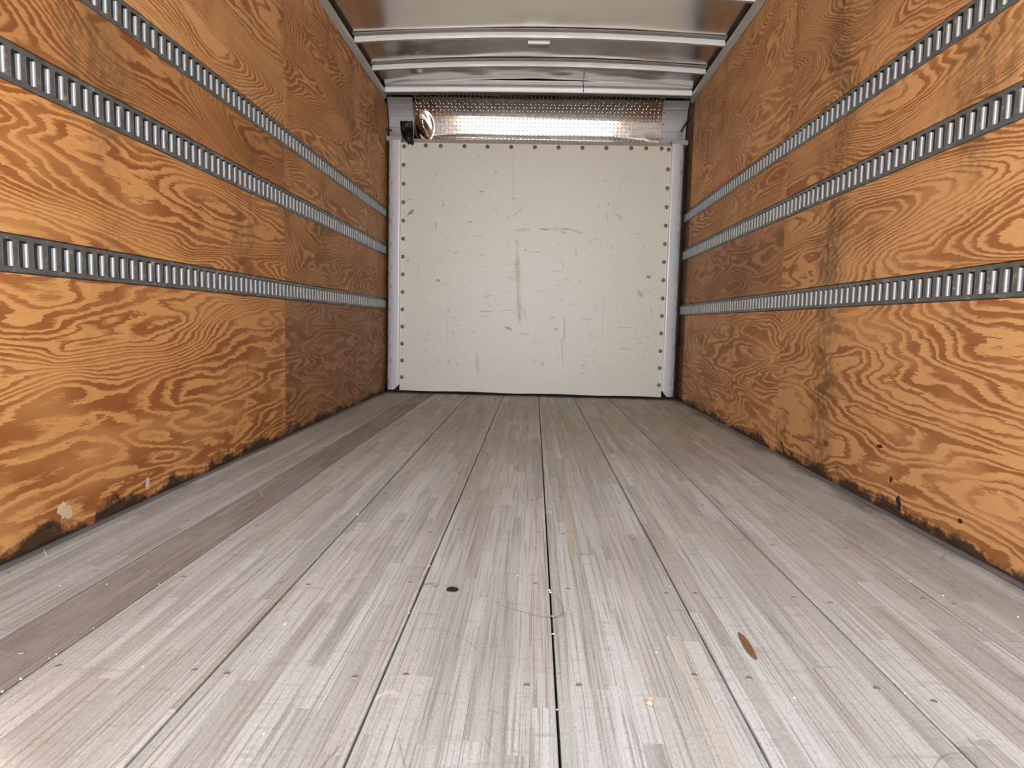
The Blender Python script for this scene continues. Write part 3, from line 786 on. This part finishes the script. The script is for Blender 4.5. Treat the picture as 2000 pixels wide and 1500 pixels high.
# ------------------------------------------------------------------ tape, cables
b = MB(); rows = []
for j in range(19):
    q = j / 18
    zc = 2.290 - 0.178 * q
    xl = -1.142 + 0.018 * q + 0.055 * max(0, (q - 0.55) / 0.45) ** 2; xr = -1.036 + 0.010 * q
    r = []
    for i in range(13):
        s = i / 12
        x = xl + (xr - xl) * s
        yb = 5.800 - 0.055 * math.exp(-((q - .78) / .26) ** 2) * math.sin(math.pi * s)
        z = zc - (0.012 * math.sin(s * 17) * (q > .94)) - 0.016 * s * q
        r.append((x + 0.004 * mnoise.noise((s * 4, q * 9, 3)), yb - 0.012 + 0.016 * mnoise.noise((s * 3.1, q * 4.2, 7.7)), z))
    rows.append(r)
b.grid(rows, True)
o = b.build('tape_patch', M_TAPE)
md = o.modifiers.new('thick', 'SOLIDIFY'); md.thickness = 0.0015
tag(o, 'crumpled black tape hanging over the upper corner of the painted panel', 'tape')

def cable(pts, lab):
    c = empty('cable_end', pts[-1]); base = Vector(pts[-1])
    b = MB(); b.tube([tuple(Vector(p) - base) for p in pts], 0.0085, 10)
    link('cable', b.me('cable', M_CABLE), c).location = (0, 0, 0)
    d = (Vector(pts[-1]) - Vector(pts[-2])).normalized()
    b = MB(); b.tube([tuple(d * k) for k in (-0.004, 0.004, 0.012, 0.020, 0.024)], [0.0105, 0.0125, 0.0125, 0.009, 0.002], 10)
    link('connector_tip', b.me('connector_tip', M_ORANGE), c).location = (0, 0, 0)
    tag(c, lab, 'cable')
cable([(1.268, 5.80, 2.352), (1.246, 5.80, 2.320), (1.222, 5.80, 2.285), (1.206, 5.80, 2.255), (1.199, 5.80, 2.228)], 'hanging curved black cable with an orange connector tip')
cable([(-1.266, 5.81, 2.222), (-1.245, 5.81, 2.224), (-1.226, 5.81, 2.222), (-1.212, 5.81, 2.214)], 'short black cable stub with an orange tip beside the tape')

# ------------------------------------------------------------------ crumbs on the floor
def crumb_pts(r, seed):
    rr = random.Random(seed)
    d = [(1, 0, 0), (0, 1, 0), (-1, 0, 0), (0, -1, 0), (0, 0, 1), (0, 0, -.4)]
    return [tuple(c * r * rr.uniform(.6, 1.3) for c in p) for p in d]
TRI = [(0, 1, 4), (1, 2, 4), (2, 3, 4), (3, 0, 4), (1, 0, 5), (2, 1, 5), (3, 2, 5), (0, 3, 5)]
b = MB(); b.v = crumb_pts(0.008, 4) + [(p[0] * .8 + .002, p[1] * .8 + .009, p[2] * .8) for p in crumb_pts(0.007, 9)]
b.f = TRI + [tuple(i + 6 for i in t) for t in TRI]; b.sm = [True] * 16; b.mi = [0] * 16
tag(b.build('crumb', M_PEACH, None, (0.233, 1.075, 0.0035)), 'peach-coloured crumb lying on the grey floor boards', 'crumb')
b = MB()
for q in range(95):
    if q < 60: x = random.choice(edges[1:9]) + random.gauss(0, .002)
    else: x = random.uniform(-1.1, 1.2)
    y = 0.95 + 3.2 * random.random() ** 1.5; r = random.uniform(.0012, .0034)
    n = len(b.v); b.v += [(x + p[0], y + p[1], p[2] + 0.0010) for p in crumb_pts(r, q)]
    b.f += [tuple(n + i for i in t) for t in TRI]; b.sm += [False] * 8; b.mi += [0] * 8
tag(b.build('floor_crumbs', M_CRUMB), 'scattered tiny white crumbs in the floor joints', 'debris', kind='stuff')

b = MB(); b.tube([(-1.245, 1.685, 0.0055), (-1.232, 1.668, 0.006), (-1.205, 1.640, 0.0035)], 0.0011, 5)
tag(b.build('wood_splinter', M_CRUMB), 'thin pale wood splinter on the floor at the foot of the white-scraped wall', 'splinter')
for (yy, zz, ry, rz, sd_) in ((2.431, 0.217, 0.016, 0.008, 2), (2.34, 0.117, 0.010, 0.010, 4), (2.281, 0.05, 0.016, 0.022, 6), (1.954, 0.085, 0.009, 0.009, 8)):
    chip('black_mark', H, yy, zz, ry, rz, 1, M_BLACKSTEEL, walls[1], sd_)
